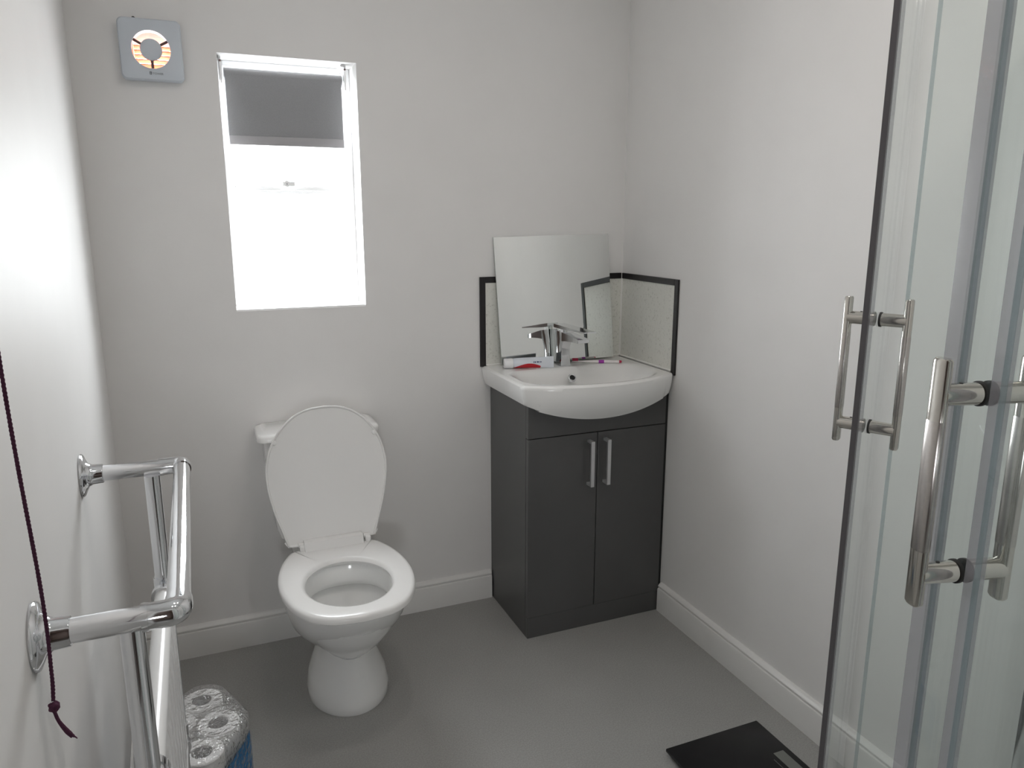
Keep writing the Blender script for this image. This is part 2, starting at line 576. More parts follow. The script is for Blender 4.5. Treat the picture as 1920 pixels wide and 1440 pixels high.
def ring_pts(r, y, n, cx=FX, cz=FZ):
    out = []
    for k in range(4):
        for j in range(9):
            a = k * PI / 2 + j / 8 * PI / 2
            out.append(Vector((cx + r * math.cos(a), y, cz + r * math.sin(a))))
    return out


RO, RI = 0.0475, 0.0270
bm = B()
loft(bm, [rsq(HS - 0.002, 0.014, -0.0005), rsq(HS, 0.014, -0.004), rsq(HS, 0.014, -0.028), rsq(HS - 0.003, 0.013, -0.033), rsq(HS - 0.010, 0.011, -0.035),
          ring_pts(RO, -0.035, 9), ring_pts(RO, -0.002, 9)], False, False)
mk('front_cover', bm, 'fan_white', fan, smooth=40)
mk('centre_disc', lathe(B(), (FX, -0.022, FZ), (0, -1, 0), [(0, RI - 0.003), (0.002, RI), (0.011, RI), (0.013, RI - 0.003)], 40), 'fan_white', fan)
for a in (150, 30, 270):
    ca, sa = math.cos(math.radians(a)), math.sin(math.radians(a))
    sp = sweep(B(), [(FX + ca * (RI - 0.004), -0.024, FZ + sa * (RI - 0.004)), (FX + ca * (RO + 0.001), -0.024, FZ + sa * (RO + 0.001))], 0.0035, 10)
    mk('spoke', sp, 'fan_dark', fan)
dm = B()
loft(dm, [rsq(FH - 0.0005, 0.004, 0.0), rsq(FH - 0.0005, 0.004, 0.198)], False, False)
mk('duct', dm, 'duct', fan)
for k in range(8):
    zc = FZ - 0.043 + k * 0.0122
    t = B()
    loft(t, [[Vector((x, 0.150, zc + 0.0012)), Vector((x, 0.150, zc - 0.0006)), Vector((x, 0.168, zc - 0.0076)), Vector((x, 0.168, zc - 0.0058))] for x in (FX - FH + 0.001, FX + FH - 0.001)])
    mk('louvre_slat', t, 'duct', fan, smooth=0)
nub = lathe(B(), (FX - 0.036, -0.016, FZ + HS - 0.001), (0, 0, 1), [(0, 0.006), (0.002, 0.006), (0.006, 0.0025)], 14)
mk('cord_toggle', nub, 'rubber', fan)
fc = bpy.data.curves.new('maker_name', 'FONT')
fc.body = 'TOWER'
fc.size = 0.0072
fc.extrude = 0.0002
fc.align_x = 'LEFT'
tmp = bpy.data.objects.new('maker_name', fc)
COL.objects.link(tmp)
bpy.context.view_layer.update()
dg = bpy.context.evaluated_depsgraph_get()
me = bpy.data.meshes.new_from_object(tmp.evaluated_get(dg))
bpy.data.objects.remove(tmp)
bm = B()
bm.from_mesh(me)
for v in bm.verts:
    v.co = Vector((FX - 0.001 + v.co.x, -0.0352 - v.co.z, FZ - 0.0625 + v.co.y))
box(bm, FX - 0.0085, FX - 0.0072, -0.0356, -0.0350, FZ - 0.0630, FZ - 0.0555)
for dz in (-0.0630, -0.0598, -0.0568):
    box(bm, FX - 0.0072, FX - 0.0036, -0.0356, -0.0350, FZ + dz, FZ + dz + 0.0013)
box(bm, FX - 0.0042, FX - 0.0030, -0.0356, -0.0350, FZ - 0.0622, FZ - 0.0562)
mk('maker_print', bm, 'print_dark', fan, smooth=0)

# ------------------------------------------------------------------ toilet
TX = -1.118
toi = thing('toilet', (TX, -0.4, 0), 'white close-coupled toilet with raised lid below the window', 'toilet')


def egg(z, hw, yb, yf, n=56, wide=0.46, pb=2.4, pf=2.0, cx=TX):
    """closed outline; back at yb (near the wall), front at yf"""
    yc = yb + (yf - yb) * wide
    out = []
    for i in range(n):
        a = 2 * PI * i / n
        c, s = math.cos(a), math.sin(a)
        p = pb if s > 0 else pf
        x = abs(c) ** (2 / p) * (1 if c >= 0 else -1) * hw
        d = abs(s) ** (2 / p)
        y = yc + d * (yb - yc) if s > 0 else yc - d * (yc - yf)
        out.append(Vector((cx + x, y, z)))
    return out


FT = TX + 0.010                                # the foot sits slightly right of the seat


def ft(z, hw, yb, yf, cx=FT):
    return egg(z, hw, yb, yf, pb=2.2, wide=0.5, cx=cx)


def bw(z, hw, yb, yf, k=0.0, pf=2.15):
    return egg(z, hw, yb, yf, pb=2.5, pf=pf, wide=0.48, cx=TX + 0.010 * k)


outer = [ft(0.000, 0.112, -0.215, -0.500), ft(0.006, 0.115, -0.212, -0.503), ft(0.030, 0.115, -0.212, -0.503), ft(0.070, 0.107, -0.215, -0.492),
         ft(0.120, 0.087, -0.22, -0.472), ft(0.165, 0.074, -0.22, -0.459), ft(0.192, 0.070, -0.21, -0.456), ft(0.202, 0.072, -0.20, -0.458),
         bw(0.204, 0.088, -0.19, -0.472, 0.9, 2.9), bw(0.208, 0.100, -0.20, -0.489, 0.8, 2.9), bw(0.219, 0.114, -0.21, -0.507, 0.6, 2.75), bw(0.245, 0.132, -0.22, -0.543, 0.4, 2.5),
         bw(0.285, 0.149, -0.23, -0.598, 0.2, 2.35), bw(0.330, 0.158, -0.24, -0.653, 0, 2.2), bw(0.375, 0.163, -0.25, -0.685), bw(0.396, 0.163, -0.25, -0.690), bw(0.400, 0.160, -0.255, -0.686)]
inner = [egg(0.400, 0.118, -0.372, -0.655), egg(0.395, 0.114, -0.376, -0.650), egg(0.350, 0.110, -0.378, -0.645), egg(0.338, 0.110, -0.378, -0.645), egg(0.335, 0.113, -0.375, -0.648), egg(0.336, 0.128, -0.358, -0.662), egg(0.300, 0.118, -0.372, -0.645), egg(0.255, 0.092, -0.405, -0.605), egg(0.220, 0.062, -0.44, -0.565), egg(0.200, 0.04, -0.46, -0.54)]
bm = B()
loft(bm, outer + inner, True, True)
mk('pan', bm, 'ceramic', toi, smooth=60)
bm = B()
bm.faces.new([bm.verts.new(p) for p in egg(0.258, 0.0935, -0.403, -0.607)])
mk('water_surface', bm, 'water', toi, smooth=0)


def outline(hp, sub=5):
    """half profile [(s, half width)] -> closed list of (x, s)"""
    c = catmull([Vector((w, s, 0)) for s, w in hp], sub)
    right = [(p.x, p.y) for p in c]
    left = [(-x, s) for x, s in reversed(right[:-1])]
    x0, s0 = right[0]
    back = [(-x0 + 2 * x0 * k / 12, s0) for k in range(1, 12)]
    return right + left + back


SEAT = [(0.0, 0.112), (0.020, 0.131), (0.075, 0.155), (0.145, 0.171), (0.215, 0.175), (0.285, 0.167), (0.350, 0.146), (0.400, 0.112), (0.428, 0.066), (0.438, 0.0)]
SY, SZ = -0.283, 0.402


def seat_ring(z, grow):
    o = outline(SEAT)
    n = len(o)
    out = []
    for i, (x, s) in enumerate(o):
        xa, sa = o[(i - 1) % n]
        xb, sb = o[(i + 1) % n]
        t = Vector((xb - xa, sb - sa)).normalized() if (xb, sb) != (xa, sa) else Vector((0, 1))
        nx, ny = t.y, -t.x
        out.append(Vector((TX + x + nx * grow, SY - (s + ny * grow), z)))
    return out


def hole_ring(z, grow, like):
    cy = -0.522
    out = []
    for p in like:
        a = math.atan2(p.y - cy, p.x - TX)
        c, s = math.cos(a), math.sin(a)
        out.append(Vector((TX + c * (0.112 + grow), cy + s * (0.135 + grow), z)))
    return out


base = seat_ring(SZ, 0)
bm = B()
rg = [seat_ring(SZ, -0.006), seat_ring(SZ + 0.004, 0), seat_ring(SZ + 0.013, 0), seat_ring(SZ + 0.019, -0.004), seat_ring(SZ + 0.021, -0.012),
      hole_ring(SZ + 0.021, 0.012, base), hole_ring(SZ + 0.018, 0.004, base), hole_ring(SZ + 0.010, 0, base), hole_ring(SZ, 0.006, base)]
vs = loft(bm, rg, False, False)
for i in range(len(base)):
    j = (i + 1) % len(base)
    bm.faces.new((vs[-1][i], vs[-1][j], vs[0][j], vs[0][i]))
seat = mk('seat', bm, 'seat', toi, smooth=50)
# raised lid
hinge = Vector((TX, -0.272, 0.428))
top = Vector((TX + 0.010, -0.165, 0.813))
ud = (top - hinge).normalized()
nd = Vector((0, -1, 0)) - ud * ud.dot(Vector((0, -1, 0)))
nd.normalize()
LID = [(0.0, 0.122), (0.004, 0.126), (0.05, 0.141), (0.11, 0.160), (0.18, 0.1735), (0.235, 0.174), (0.29, 0.160), (0.340, 0.130), (0.377, 0.088), (0.394, 0.045), (0.3985, 0.0)]


def lid_ring(depth, grow):
    o = outline(LID)
    n = len(o)
    out = []
    for i, (x, s) in enumerate(o):
        xa, sa = o[(i - 1) % n]
        xb, sb = o[(i + 1) % n]
        t = Vector((xb - xa, sb - sa)).normalized()
        nx, ny = t.y, -t.x
        out.append(hinge + Vector((x + nx * grow, 0, 0)) + ud * (s + ny * grow) + nd * depth)
    return out


bm = B()
loft(bm, [lid_ring(-0.013, -0.012), lid_ring(-0.010, -0.002), lid_ring(-0.004, 0), lid_ring(0.006, 0), lid_ring(0.008, -0.0015), lid_ring(0.008, -0.0045), lid_ring(0.004, -0.007), lid_ring(0.003, -0.02)])
mk('lid', bm, 'seat', toi, smooth=50)
for w in (-1, 1):
    bm = B()
    c = TX + 0.006 + w * 0.094
    box(bm, c - 0.008, c + 0.008, -0.300, -0.272, 0.420, 0.438, 0.003)
    sweep(bm, [(c - 0.010, -0.279, 0.434), (c + 0.010, -0.279, 0.434)], 0.007, 14)
    mk('hinge', bm, 'seat', toi)
t = box(B(), TX - 0.083, TX + 0.086, -0.309, -0.279, 0.4205, 0.4470, 0.003)
for v in t.verts:
    if v.co.z > 0.434:
        v.co.y += 0.010
mk('seat_bridge', t, 'seat', seat)
for w in (-1, 1):
    mk('buffer', lathe(B(), hinge + Vector((w * 0.145, 0, 0)) + ud * 0.305 + nd * 0.003, nd, [(0, 0.0075), (0.004, 0.007), (0.005, 0.005)], 14), 'seat', toi)
# cistern


def rrect(z, x0, x1, y0, y1, r, n=6):
    out = []
    for k, (cx, cy) in enumerate(((x1 - r, y1 - r), (x0 + r, y1 - r), (x0 + r, y0 + r), (x1 - r, y0 + r))):
        for j in range(n + 1):
            a = k * PI / 2 + j / n * PI / 2
            out.append(Vector((cx + r * math.cos(a), cy + r * math.sin(a), z)))
    return out


CC = -1.119
bm = B()
loft(bm, [rrect(0.0005, FT - 0.050, FT + 0.050, -0.30, -0.012, 0.02), rrect(0.15, FT - 0.045, FT + 0.045, -0.30, -0.012, 0.02), rrect(0.30, TX - 0.085, TX + 0.085, -0.31, -0.006, 0.03), rrect(0.370, TX - 0.105, TX + 0.105, -0.32, -0.006, 0.03), rrect(0.3975, TX - 0.108, TX + 0.108, -0.32, -0.006, 0.03)])
mk('rear_shelf', bm, 'ceramic', toi, smooth=50)
bm = B()
loft(bm, [rrect(0.398, CC - 0.130, CC + 0.130, -0.140, -0.004, 0.03), rrect(0.43, CC - 0.140, CC + 0.140, -0.146, -0.004, 0.03), rrect(0.60, CC - 0.155, CC + 0.155, -0.152, -0.004, 0.035), rrect(0.712, CC - 0.162, CC + 0.162, -0.155, -0.004, 0.04)])
mk('cistern', bm, 'ceramic', toi, smooth=50)
bm = B()
loft(bm, [rrect(0.712, CC - 0.173, CC + 0.173, -0.160, -0.004, 0.028), rrect(0.715, CC - 0.180, CC + 0.180, -0.166, -0.003, 0.03), rrect(0.728, CC - 0.180, CC + 0.180, -0.166, -0.003, 0.03), rrect(0.735, CC - 0.175, CC + 0.175, -0.161, -0.005, 0.028), rrect(0.7375, CC - 0.160, CC + 0.160, -0.148, -0.012, 0.024)])
cl = mk('cistern_lid', bm, 'ceramic', toi, smooth=50)
mk('flush_button', lathe(B(), (CC, -0.085, 0.7365), (0, 0, 1), [(0, 0.022), (0.005, 0.022), (0.007, 0.019)], 24), 'chrome', cl)

# ------------------------------------------------------------------ vanity unit
van = thing('vanity_cabinet', ((CX0 + CX1) / 2, CY / 2, 0), 'dark grey two-door vanity cabinet standing in the room corner', 'cabinet')
bm = box(B(), CX0, CX1, CY + 0.020, -0.004, 0.0, 0.795, 0.0008, 1)
mk('carcass', bm, 'cab', van, smooth=20)
XM = -0.2695
mk('fascia', box(B(), CX0, CX1, CY + 0.001, CY + 0.019, 0.683, 0.795, 0.0012), 'cab', van, smooth=20)
mk('plinth', box(B(), CX0, CX1, CY + 0.0012, CY + 0.019, 0.0, 0.0725, 0.0008), 'cab', van, smooth=20)
for x0, x1, hx in ((CX0, XM - 0.001, -0.302), (XM + 0.001, CX1, -0.2425)):
    d = mk('door', box(B(), x0 + 0.0003, x1 - 0.0003, CY, CY + 0.018, 0.0735, 0.6805, 0.0012), 'cab', van, smooth=20)
    hb = box(B(), hx - 0.0062, hx + 0.0062, CY - 0.032, CY - 0.024, 0.508, 0.660, 0.0008)
    box(hb, hx - 0.0062, hx + 0.0062, CY - 0.026, CY - 0.0002, 0.508, 0.517, 0.0006)
    box(hb, hx - 0.0062, hx + 0.0062, CY - 0.026, CY - 0.0002, 0.651, 0.660, 0.0006)
    mk('handle', hb, 'handle', d, smooth=20)
bm = box(B(), CX1 + 0.0005, -0.0005, CY + 0.006, -0.01, 0.0, 0.79)
mk('wall_gap_filler', bm, 'gap', van, smooth=0)
mk('wall_gap_filler', box(B(), CX0 + 0.001, CX1 - 0.001, -0.0035, -0.0005, 0.104, 0.79), 'gap', van, smooth=0)

# ------------------------------------------------------------------ basin
ZB = 0.860
bas = thing('washbasin', (-0.276, -0.2, 0.79), 'white ceramic semi-recessed basin with bowed front on the vanity', 'basin')
U0, U1 = -0.546, -0.006
NU, NV = 72, 60


def yfront(u):
    w = 2 * u - 1
    y = -0.350 - 0.075 * (1 - abs(w) ** 2.2)
    # rounded front corners
    e = min(u, 1 - u) * (U1 - U0)
    if e < 0.010:
        y += 0.010 - math.sqrt(max(0, 0.010 ** 2 - (0.010 - e) ** 2))
    return y


def sstep(a, b, t):
    t = max(0, min(1, (t - a) / (b - a)))
    return t * t * (3 - 2 * t)


def deck_z(u, v, y):
    # cavity measured as a soft superellipse
    cu = (u - 0.5) / 0.455
    cv = (v - 0.625) / 0.325
    r = (abs(cu) ** 4.5 + abs(cv) ** 4.0) ** (1 / 4.2)
    z = ZB - 0.105 * (1 - sstep(0.52, 1.0, r)) ** 1.0
    # slight roll-off on the outer edge
    e = min(u * (U1 - U0), (1 - u) * (U1 - U0), (1 - v) * 0.4)
    z -= 0.006 * (1 - sstep(0, 0.010, e)) ** 2
    return z


def cosgrid(k, n):
    t = k / n
    return 0.5 * t + 0.5 * (0.5 - 0.5 * math.cos(PI * t))


bm = B()
grid = []
for j in range(NV + 1):
    v = cosgrid(j, NV)
    row = []
    for i in range(NU + 1):
        u = cosgrid(i, NU)
        x = U0 + (U1 - U0) * u
        yf = yfront(u)
        y = -0.005 + (yf + 0.005) * v
        row.append(bm.verts.new((x, y, deck_z(u, v, y))))
    grid.append(row)
for j in range(NV):
    for i in range(NU):
        bm.faces.new((grid[j][i], grid[j][i + 1], grid[j + 1][i + 1], grid[j + 1][i]))
bnd = [grid[0][i] for i in range(NU)] + [grid[j][NU] for j in range(NV)] + [grid[NV][i] for i in range(NU, 0, -1)] + [grid[j][0] for j in range(NV, 0, -1)]
prev = bnd


def zbot(x, front):
    w = (x + 0.276) / 0.27
    return 0.797 - (0.056 * max(0, 1 - abs(w) ** 2.0) if front else 0)


for k in range(1, 9):
    t = k / 8
    cur = []
    for q in bnd:
        front = q.co.y < -0.33
        fr_ = sstep(-0.32, -0.36, q.co.y)
        zb = 0.797 - fr_ * 0.056 * max(0, 1 - abs((q.co.x + 0.276) / 0.27) ** 2.0)
        z = q.co.z + (zb - q.co.z) * t
        y = q.co.y + fr_ * (0.045 * t ** 2.2) * max(0.15, 1 - abs((q.co.x + 0.276) / 0.27) ** 2)
        x = q.co.x + (0.012 * t * t if q.co.x < -0.5 else (-0.006 * t * t if q.co.x > -0.05 else 0))
        cur.append(bm.verts.new((x, y, z)))
    for i in range(len(bnd)):
        j = (i + 1) % len(bnd)
        bm.faces.new((prev[i], prev[j], cur[j], cur[i]))
    prev = cur
for zl in (None, 0.7972):
    cur = [bm.verts.new((q.co.x, max(q.co.y, -0.3285), q.co.z if zl is None else zl)) for q in prev]
    for i in range(len(prev)):
        j = (i + 1) % len(prev)
        bm.faces.new((prev[i], prev[j], cur[j], cur[i]))
    prev = cur
cv = bm.verts.new((-0.276, -0.20, 0.7972))
for i in range(len(prev)):
    j = (i + 1) % len(prev)
    bm.faces.new((prev[i], prev[j], cv))
mk('bowl', bm, 'ceramic', bas, smooth=50)
OV = Vector((-0.292, -0.1820, 0.832))
ovn = Vector((0, -0.75, 0.66)).normalized()
mk('overflow_ring', lathe(B(), OV, ovn, [(-0.004, 0.0145), (0.003, 0.0145), (0.0048, 0.0125), (0.0042, 0.0095), (-0.003, 0.0095)], 28, caps=False), 'chrome', bas)
mk('overflow_hole', lathe(B(), OV, ovn, [(-0.003, 0.0096), (0.0024, 0.0096)], 24), 'gap', bas)
mk('waste_plug', lathe(B(), (-0.276, -0.25, 0.752), (0, 0, 1), [(0, 0.03), (0.004, 0.03), (0.008, 0.02)], 28), 'chrome', bas)

# ------------------------------------------------------------------ mixer tap
TPX, TPY = -0.2825, -0.093
tap = thing('mixer_tap', (TPX, TPY, ZB), 'square chrome mixer tap on the back of the basin', 'tap')
bm = B()
rg = []
for z, hx, y0, y1 in ((0.8585, 0.0185, -0.0680, -0.1170), (0.868, 0.0180, -0.0680, -0.1165), (0.895, 0.0165, -0.067, -0.1140), (0.925, 0.0160, -0.066, -0.1150), (0.948, 0.0165, -0.064, -0.124), (0.962, 0.018, -0.062, -0.135), (0.979, 0.0190, -0.060, -0.135)):
    rg.append(rrect(z, TPX - hx, TPX + hx, y1, y0, 0.003, 3))
loft(bm, rg)
mk('body', bm, 'chrome', tap, smooth=28)
bm = B()
rg = []
for y, zb_, zt, hx in ((-0.118, 0.948, 0.9785, 0.0190), (-0.150, 0.952, 0.9770, 0.0195), (-0.200, 0.956, 0.9725, 0.0200), (-0.238, 0.957, 0.9700, 0.0205), (-0.241, 0.959, 0.9690, 0.0198)):
    rg.append([Vector((TPX - hx, y, zb_)), Vector((TPX + hx, y, zb_)), Vector((TPX + hx, y, zt)), Vector((TPX - hx, y, zt))])
loft(bm, rg)
spout = mk('spout', bm, 'chrome', tap, smooth=20)
mk('aerator', lathe(B(), (TPX, -0.205, 0.962), (0, 0, -1), [(0, 0.012), (0.007, 0.0115)], 24), 'chrome', spout)
mk('lever_neck', lathe(B(), (TPX, -0.094, 0.977), (0, 0, 1), [(0, 0.014), (0.012, 0.014)], 28), 'chrome', tap)
bm = B()
rg = []
for y, zc, th, hx in ((-0.060, 0.9940, 0.0120, 0.0205), (-0.110, 0.9945, 0.0115, 0.0208), (-0.190, 0.9960, 0.0075, 0.0212), (-0.284, 0.9980, 0.0035, 0.0218)):
    rg.append([Vector((TPX - hx, y, zc - th / 2)), Vector((TPX + hx, y, zc - th / 2)), Vector((TPX + hx, y, zc + th / 2)), Vector((TPX - hx, y, zc + th / 2))])
loft(bm, rg)
mk('lever', bm, 'chrome', tap, smooth=20)

# ------------------------------------------------------------------ splashback
ST = 1.162
SX, SW = 0.552, 0.354
s1 = thing('splashback', (-SX / 2, 0, 0.865), 'speckled white splashback on back wall, edged in black, mostly behind the mirror', 'splashback')
mk('panel', box(B(), -SX + 0.018, -0.001, -0.004, -0.0003, 0.862, ST - 0.018), 'speckle', s1, smooth=0)
mk('edge_trim', box(B(), -SX, -SX + 0.020, -0.0075, -0.0003, 0.858, ST, 0.001, 1), 'black_trim', s1, smooth=0)
mk('edge_trim', box(B(), -SX + 0.0205, -0.0085, -0.0075, -0.0003, ST - 0.020, ST, 0.001, 1), 'black_trim', s1, smooth=0)
s2 = thing('splashback', (0, -SW / 2, 0.865), 'speckled white splashback on right-hand wall with black top and end trim', 'splashback')
mk('panel', box(B(), -0.004, -0.0003, -SW + 0.018, -0.0045, 0.862, ST - 0.018), 'speckle', s2, smooth=0)
mk('edge_trim', box(B(), -0.0075, -0.0003, -SW, -SW + 0.020, 0.850, ST, 0.001, 1), 'black_trim', s2, smooth=0)
mk('edge_trim', box(B(), -0.0075, -0.0003, -SW + 0.0205, -0.0080, ST - 0.020, ST, 0.001, 1), 'black_trim', s2, smooth=0)
bm = sweep(B(), [(-0.0045, -0.0045, 0.862), (-0.0045, -0.0045, ST)], 0.0035, 8)
mk('sealant_bead', bm, 'sealant', s2)
bm = sweep(B(), [(-0.0045, -0.008, ZB + 0.0025), (-0.0045, -SW + 0.022, ZB + 0.0025)], 0.0035, 8)
mk('sealant_bead', bm, 'sealant', s2)
bm = sweep(B(), [(-SX + 0.022, -0.0048, ZB + 0.0025), (-0.008, -0.0048, ZB + 0.0025)], 0.0035, 8)
mk('sealant_bead', bm, 'sealant', s1)

# ------------------------------------------------------------------ mirror
mir = thing('wall_mirror', (-0.27, -0.02, ZB), 'frameless rectangular mirror leaning on the wall behind the tap', 'mirror')
TL, TR = Vector((-0.503, -0.0062, 1.2925)), Vector((-0.069, -0.0062, 1.3005))
BR, BL = Vector((-0.0555, -0.047, 0.8660)), Vector((-0.4895, -0.047, 0.8640))
nm = (TR - TL).cross(BL - TL).normalized()
if nm.y > 0:
    nm = -nm
bm = B()
loft(bm, [[p - nm * 0.004 for p in (TL, TR, BR, BL)], [p - nm * 0.0003 for p in (TL, TR, BR, BL)]])
mk('backing', bm, 'mirror_edge', mir, smooth=0)
bm = B()
ctr = (TL + TR + BL + BR) / 4
loft(bm, [[p - nm * 0.0003 for p in (TL, TR, BR, BL)], [p + (ctr - p) * 0.003 for p in (TL, TR, BR, BL)]], False, True)
mk('silvered_face', bm, 'mirror', mir, smooth=0)

# ------------------------------------------------------------------ toothpaste and toothbrush
tp = thing('toothpaste_tube', (-0.41, -0.10, ZB), 'white toothpaste tube with red wave print lying left of the tap', 'toothpaste')
A_ = Vector((-0.494, -0.074, ZB + 0.0175))
E_ = Vector((-0.331, -0.121, ZB + 0.019))
dr = (E_ - A_).normalized()
u_ = Vector((-dr.y, dr.x, 0)).normalized()


def tring(p, ru, rv, n=28, tilt=0.0):
    w_ = u_.cross(dr).normalized()
    w_ = w_ if w_.z > 0 else -w_
    return [p + u_ * (ru * math.cos(2 * PI * j / n) + tilt * rv * math.sin(2 * PI * j / n)) + w_ * (rv * math.sin(2 * PI * j / n)) for j in range(n)]


bm = B()
L_ = (E_ - A_).length
loft(bm, [tring(A_ + dr * s, ru, rv, tilt=tl) for s, ru, rv, tl in ((0.030, 0.012, 0.012, 0), (0.034, 0.0165, 0.0165, 0), (0.06, 0.0160, 0.0172, 0.05), (0.10, 0.0115, 0.0178, 0.15), (0.14, 0.006, 0.0183, 0.2), (L_ - 0.010, 0.0018, 0.0187, 0.25), (L_, 0.0015, 0.0188, 0.25))])
bmesh.ops.translate(bm, verts=bm.verts, vec=(0, 0, 0.0005))
tube_o = mk('tube', bm, 'paste', tp, smooth=60)
bm = B()
rings = []
for s, r in ((0.0, 0.0125), (0.002, 0.0160), (0.026, 0.0172), (0.031, 0.0165)):
    rings.append(tring(A_ + dr * s, r, r, 28))
loft(bm, rings)
mk('cap', bm, 'cap_white', tp, smooth=40)
bm = B()
wv = Vector((0, 0, 1))
for k, (s, wd, hh) in enumerate(((0.100, 0.002, 0.006), (0.105, 0.003, 0.005), (0.112, 0.0025, 0.005), (0.116, 0.006, 0.003), (0.124, 0.005, 0.003))):
    p = A_ + dr * s - u_ * (0.0115 if s < 0.11 else 0.0095) + wv * 0.004 - u_ * 0.0012
    t = [p + dr * (a * wd / 2) + wv * (b * hh / 2) - u_ * c for c in (0, 0.0006) for a, b in ((-1, -1), (1, -1), (1, 1), (-1, 1))]
    loft(bm, [t[:4], t[4:]])
mk('lettering', bm, 'print_blue', tube_o, smooth=0)

tb = thing('toothbrush', (-0.16, -0.11, ZB), 'white and red toothbrush with purple grip lying right of the tap', 'toothbrush')
a0, a1 = Vector((-0.240, -0.076, ZB + 0.007)), Vector((-0.080, -0.143, ZB + 0.0065))
db = (a1 - a0).normalized()
ub = Vector((-db.y, db.x, 0))
Lb = (a1 - a0).length


def bring(s, ru, rv, n=18, dz=0.0):
    return [a0 + db * s + ub * (ru * math.cos(2 * PI * j / n)) + Vector((0, 0, dz + rv * math.sin(2 * PI * j / n))) for j in range(n)]


bm = B()
loft(bm, [bring(s, ru, rv, dz=dz) for s, ru, rv, dz in ((0, .003, .002, 0), (.003, .006, .0028, 0), (.022, .006, .0028, 0), (.030, .003, .0026, 0), (.055, .0032, .003, 0), (.075, .005, .0046, -.0005), (.11, .0062, .0055, -.0005), (.14, .0055, .005, -.0005), (.166, .0055, .005, -.0005), (Lb, .0035, .003, -.0005))])
tbh = mk('handle', bm, 'brush_white', tb, smooth=60)
bm = B()
loft(bm, [bring(s, ru, rv, dz=-.0005) for s, ru, rv in ((.090, .002, .002), (.094, .0058, .0052), (.102, .0064, .0057), (.110, .0064, .0057), (.116, .0058, .0052), (.119, .002, .002))])
mk('grip_pad', bm, 'brush_purple', tbh, smooth=60)
bm = B()
for i in range(6):
    for j in range(3):
        p = a0 + db * (.004 + i * .0034) + ub * ((j - 1) * .0034)
        lathe(bm, p + Vector((0, 0, .001)), (0, 0, 1), [(0, .0015), (.010, .0014)], 7)
mk('bristles', bm, 'brush_red', tb, smooth=40)['kind'] = 'stuff'
bm = B()
loft(bm, [bring(s, ru, rv, dz=-.0005) for s, ru, rv in ((.1655, .0056, .0051), (.170, .0052, .0046), (Lb + .001, .0036, .0031))])
mk('end_cap', bm, 'brush_red', tb, smooth=60)

# ------------------------------------------------------------------ towel radiator on the left wall
RZ = 0.890
YF, YN = -0.852, -1.456
XR = -1.480                                   # front rail
XP = -1.533                                   # posts
rail = thing('towel_radiator', (XP, (YF + YN) / 2, 0), 'chrome wall-mounted towel rail with white radiator insert on left wall', 'towel rail')
for yy in (YF, YN):
    wx = lwx(yy)
    mk('wall_flange', lathe(B(), (wx + 0.0003, yy, RZ), (1, 0, 0), [(0, 0.039), (0.003, 0.040), (0.006, 0.038), (0.009, 0.030), (0.013, 0.022), (0.020, 0.0185), (0.036, 0.0175), (0.037, 0.0172)], 40), 'chrome', rail, smooth=50)
    mk('arm', sweep(B(), [(wx + 0.03, yy, RZ), (XR - 0.030, yy, RZ)], 0.0148, 28), 'chrome', rail)
    s = 1 if yy == YN else -1
    pts = [Vector((XR - 0.034, yy, RZ)), Vector((XR - 0.012, yy, RZ))]
    for k in range(0, 7):
        a = k / 6 * PI / 2
        pts.append(Vector((XR - 0.012 + 0.012 * math.sin(a), yy + s * (0.012 - 0.012 * math.cos(a)), RZ)))
    pts.append(Vector((XR, yy + s * 0.030, RZ)))
    el = sweep(B(), pts, 0.0163, 28)
    elb = mk('elbow', el, 'chrome', rail, smooth=50)
    mk('collar', sweep(B(), [(XR - 0.040, yy, RZ), (XR - 0.033, yy, RZ)], 0.0172, 28), 'chrome', elb)
mk('front_rail', sweep(B(), [(XR, YF - 0.026, RZ), (XR, YN + 0.026, RZ)], 0.0148, 28), 'chrome', rail)
H1, H2 = 0.648, 0.318
for yy in (YF - 0.014, YN + 0.012):
    s = -1 if yy > -1.2 else 1
    post = mk('post', sweep(B(), [(XP, yy, RZ - 0.010), (XP, yy, 0.03)], 0.0142, 28), 'chrome', rail)
    mk('foot_flange', lathe(B(), (XP, yy, 0.0002), (0, 0, 1), [(0, 0.036), (0.004, 0.036), (0.008, 0.026), (0.03, 0.018), (0.04, 0.0165)], 32), 'chrome', rail, smooth=50)
    for hzz in (H1, H2):
        tee = B()
        sweep(tee, [(XP, yy, hzz + 0.026), (XP, yy, hzz - 0.026)], 0.0172, 24)
        lathe(tee, (XP, yy, hzz), (0, s, 0), [(0, 0.0165), (0.026, 0.0165), (0.0262, 0.0215), (0.040, 0.0215), (0.0402, 0.017)], 6 if False else 24)
        mk('tee_fitting', tee, 'chrome', rail, smooth=40)
y0, y1 = YF - 0.014 - 0.040, YN + 0.012 + 0.040
for hzz in (H1, H2):
    mk('header_tube', sweep(B(), [(XP, y0, hzz), (XP, y1, hzz)], 0.0158, 24), 'rad_white', rail)
NC = 9
for k in range(NC):
    yc = y0 - 0.030 - (y0 - y1 - 0.06) * k / (NC - 1)
    bm = B()
    rg = []
    for z, gx in ((H2 - 0.004, 0.010), (H2 + 0.03, 0.016), (H1 - 0.03, 0.016), (H1 + 0.004, 0.010)):
        rg.append(rrect(z, XP - gx, XP + gx, yc - 0.0235, yc + 0.0235, 0.008, 4))
    loft(bm, rg)
    mk('column', bm, 'rad_white', rail, smooth=50)

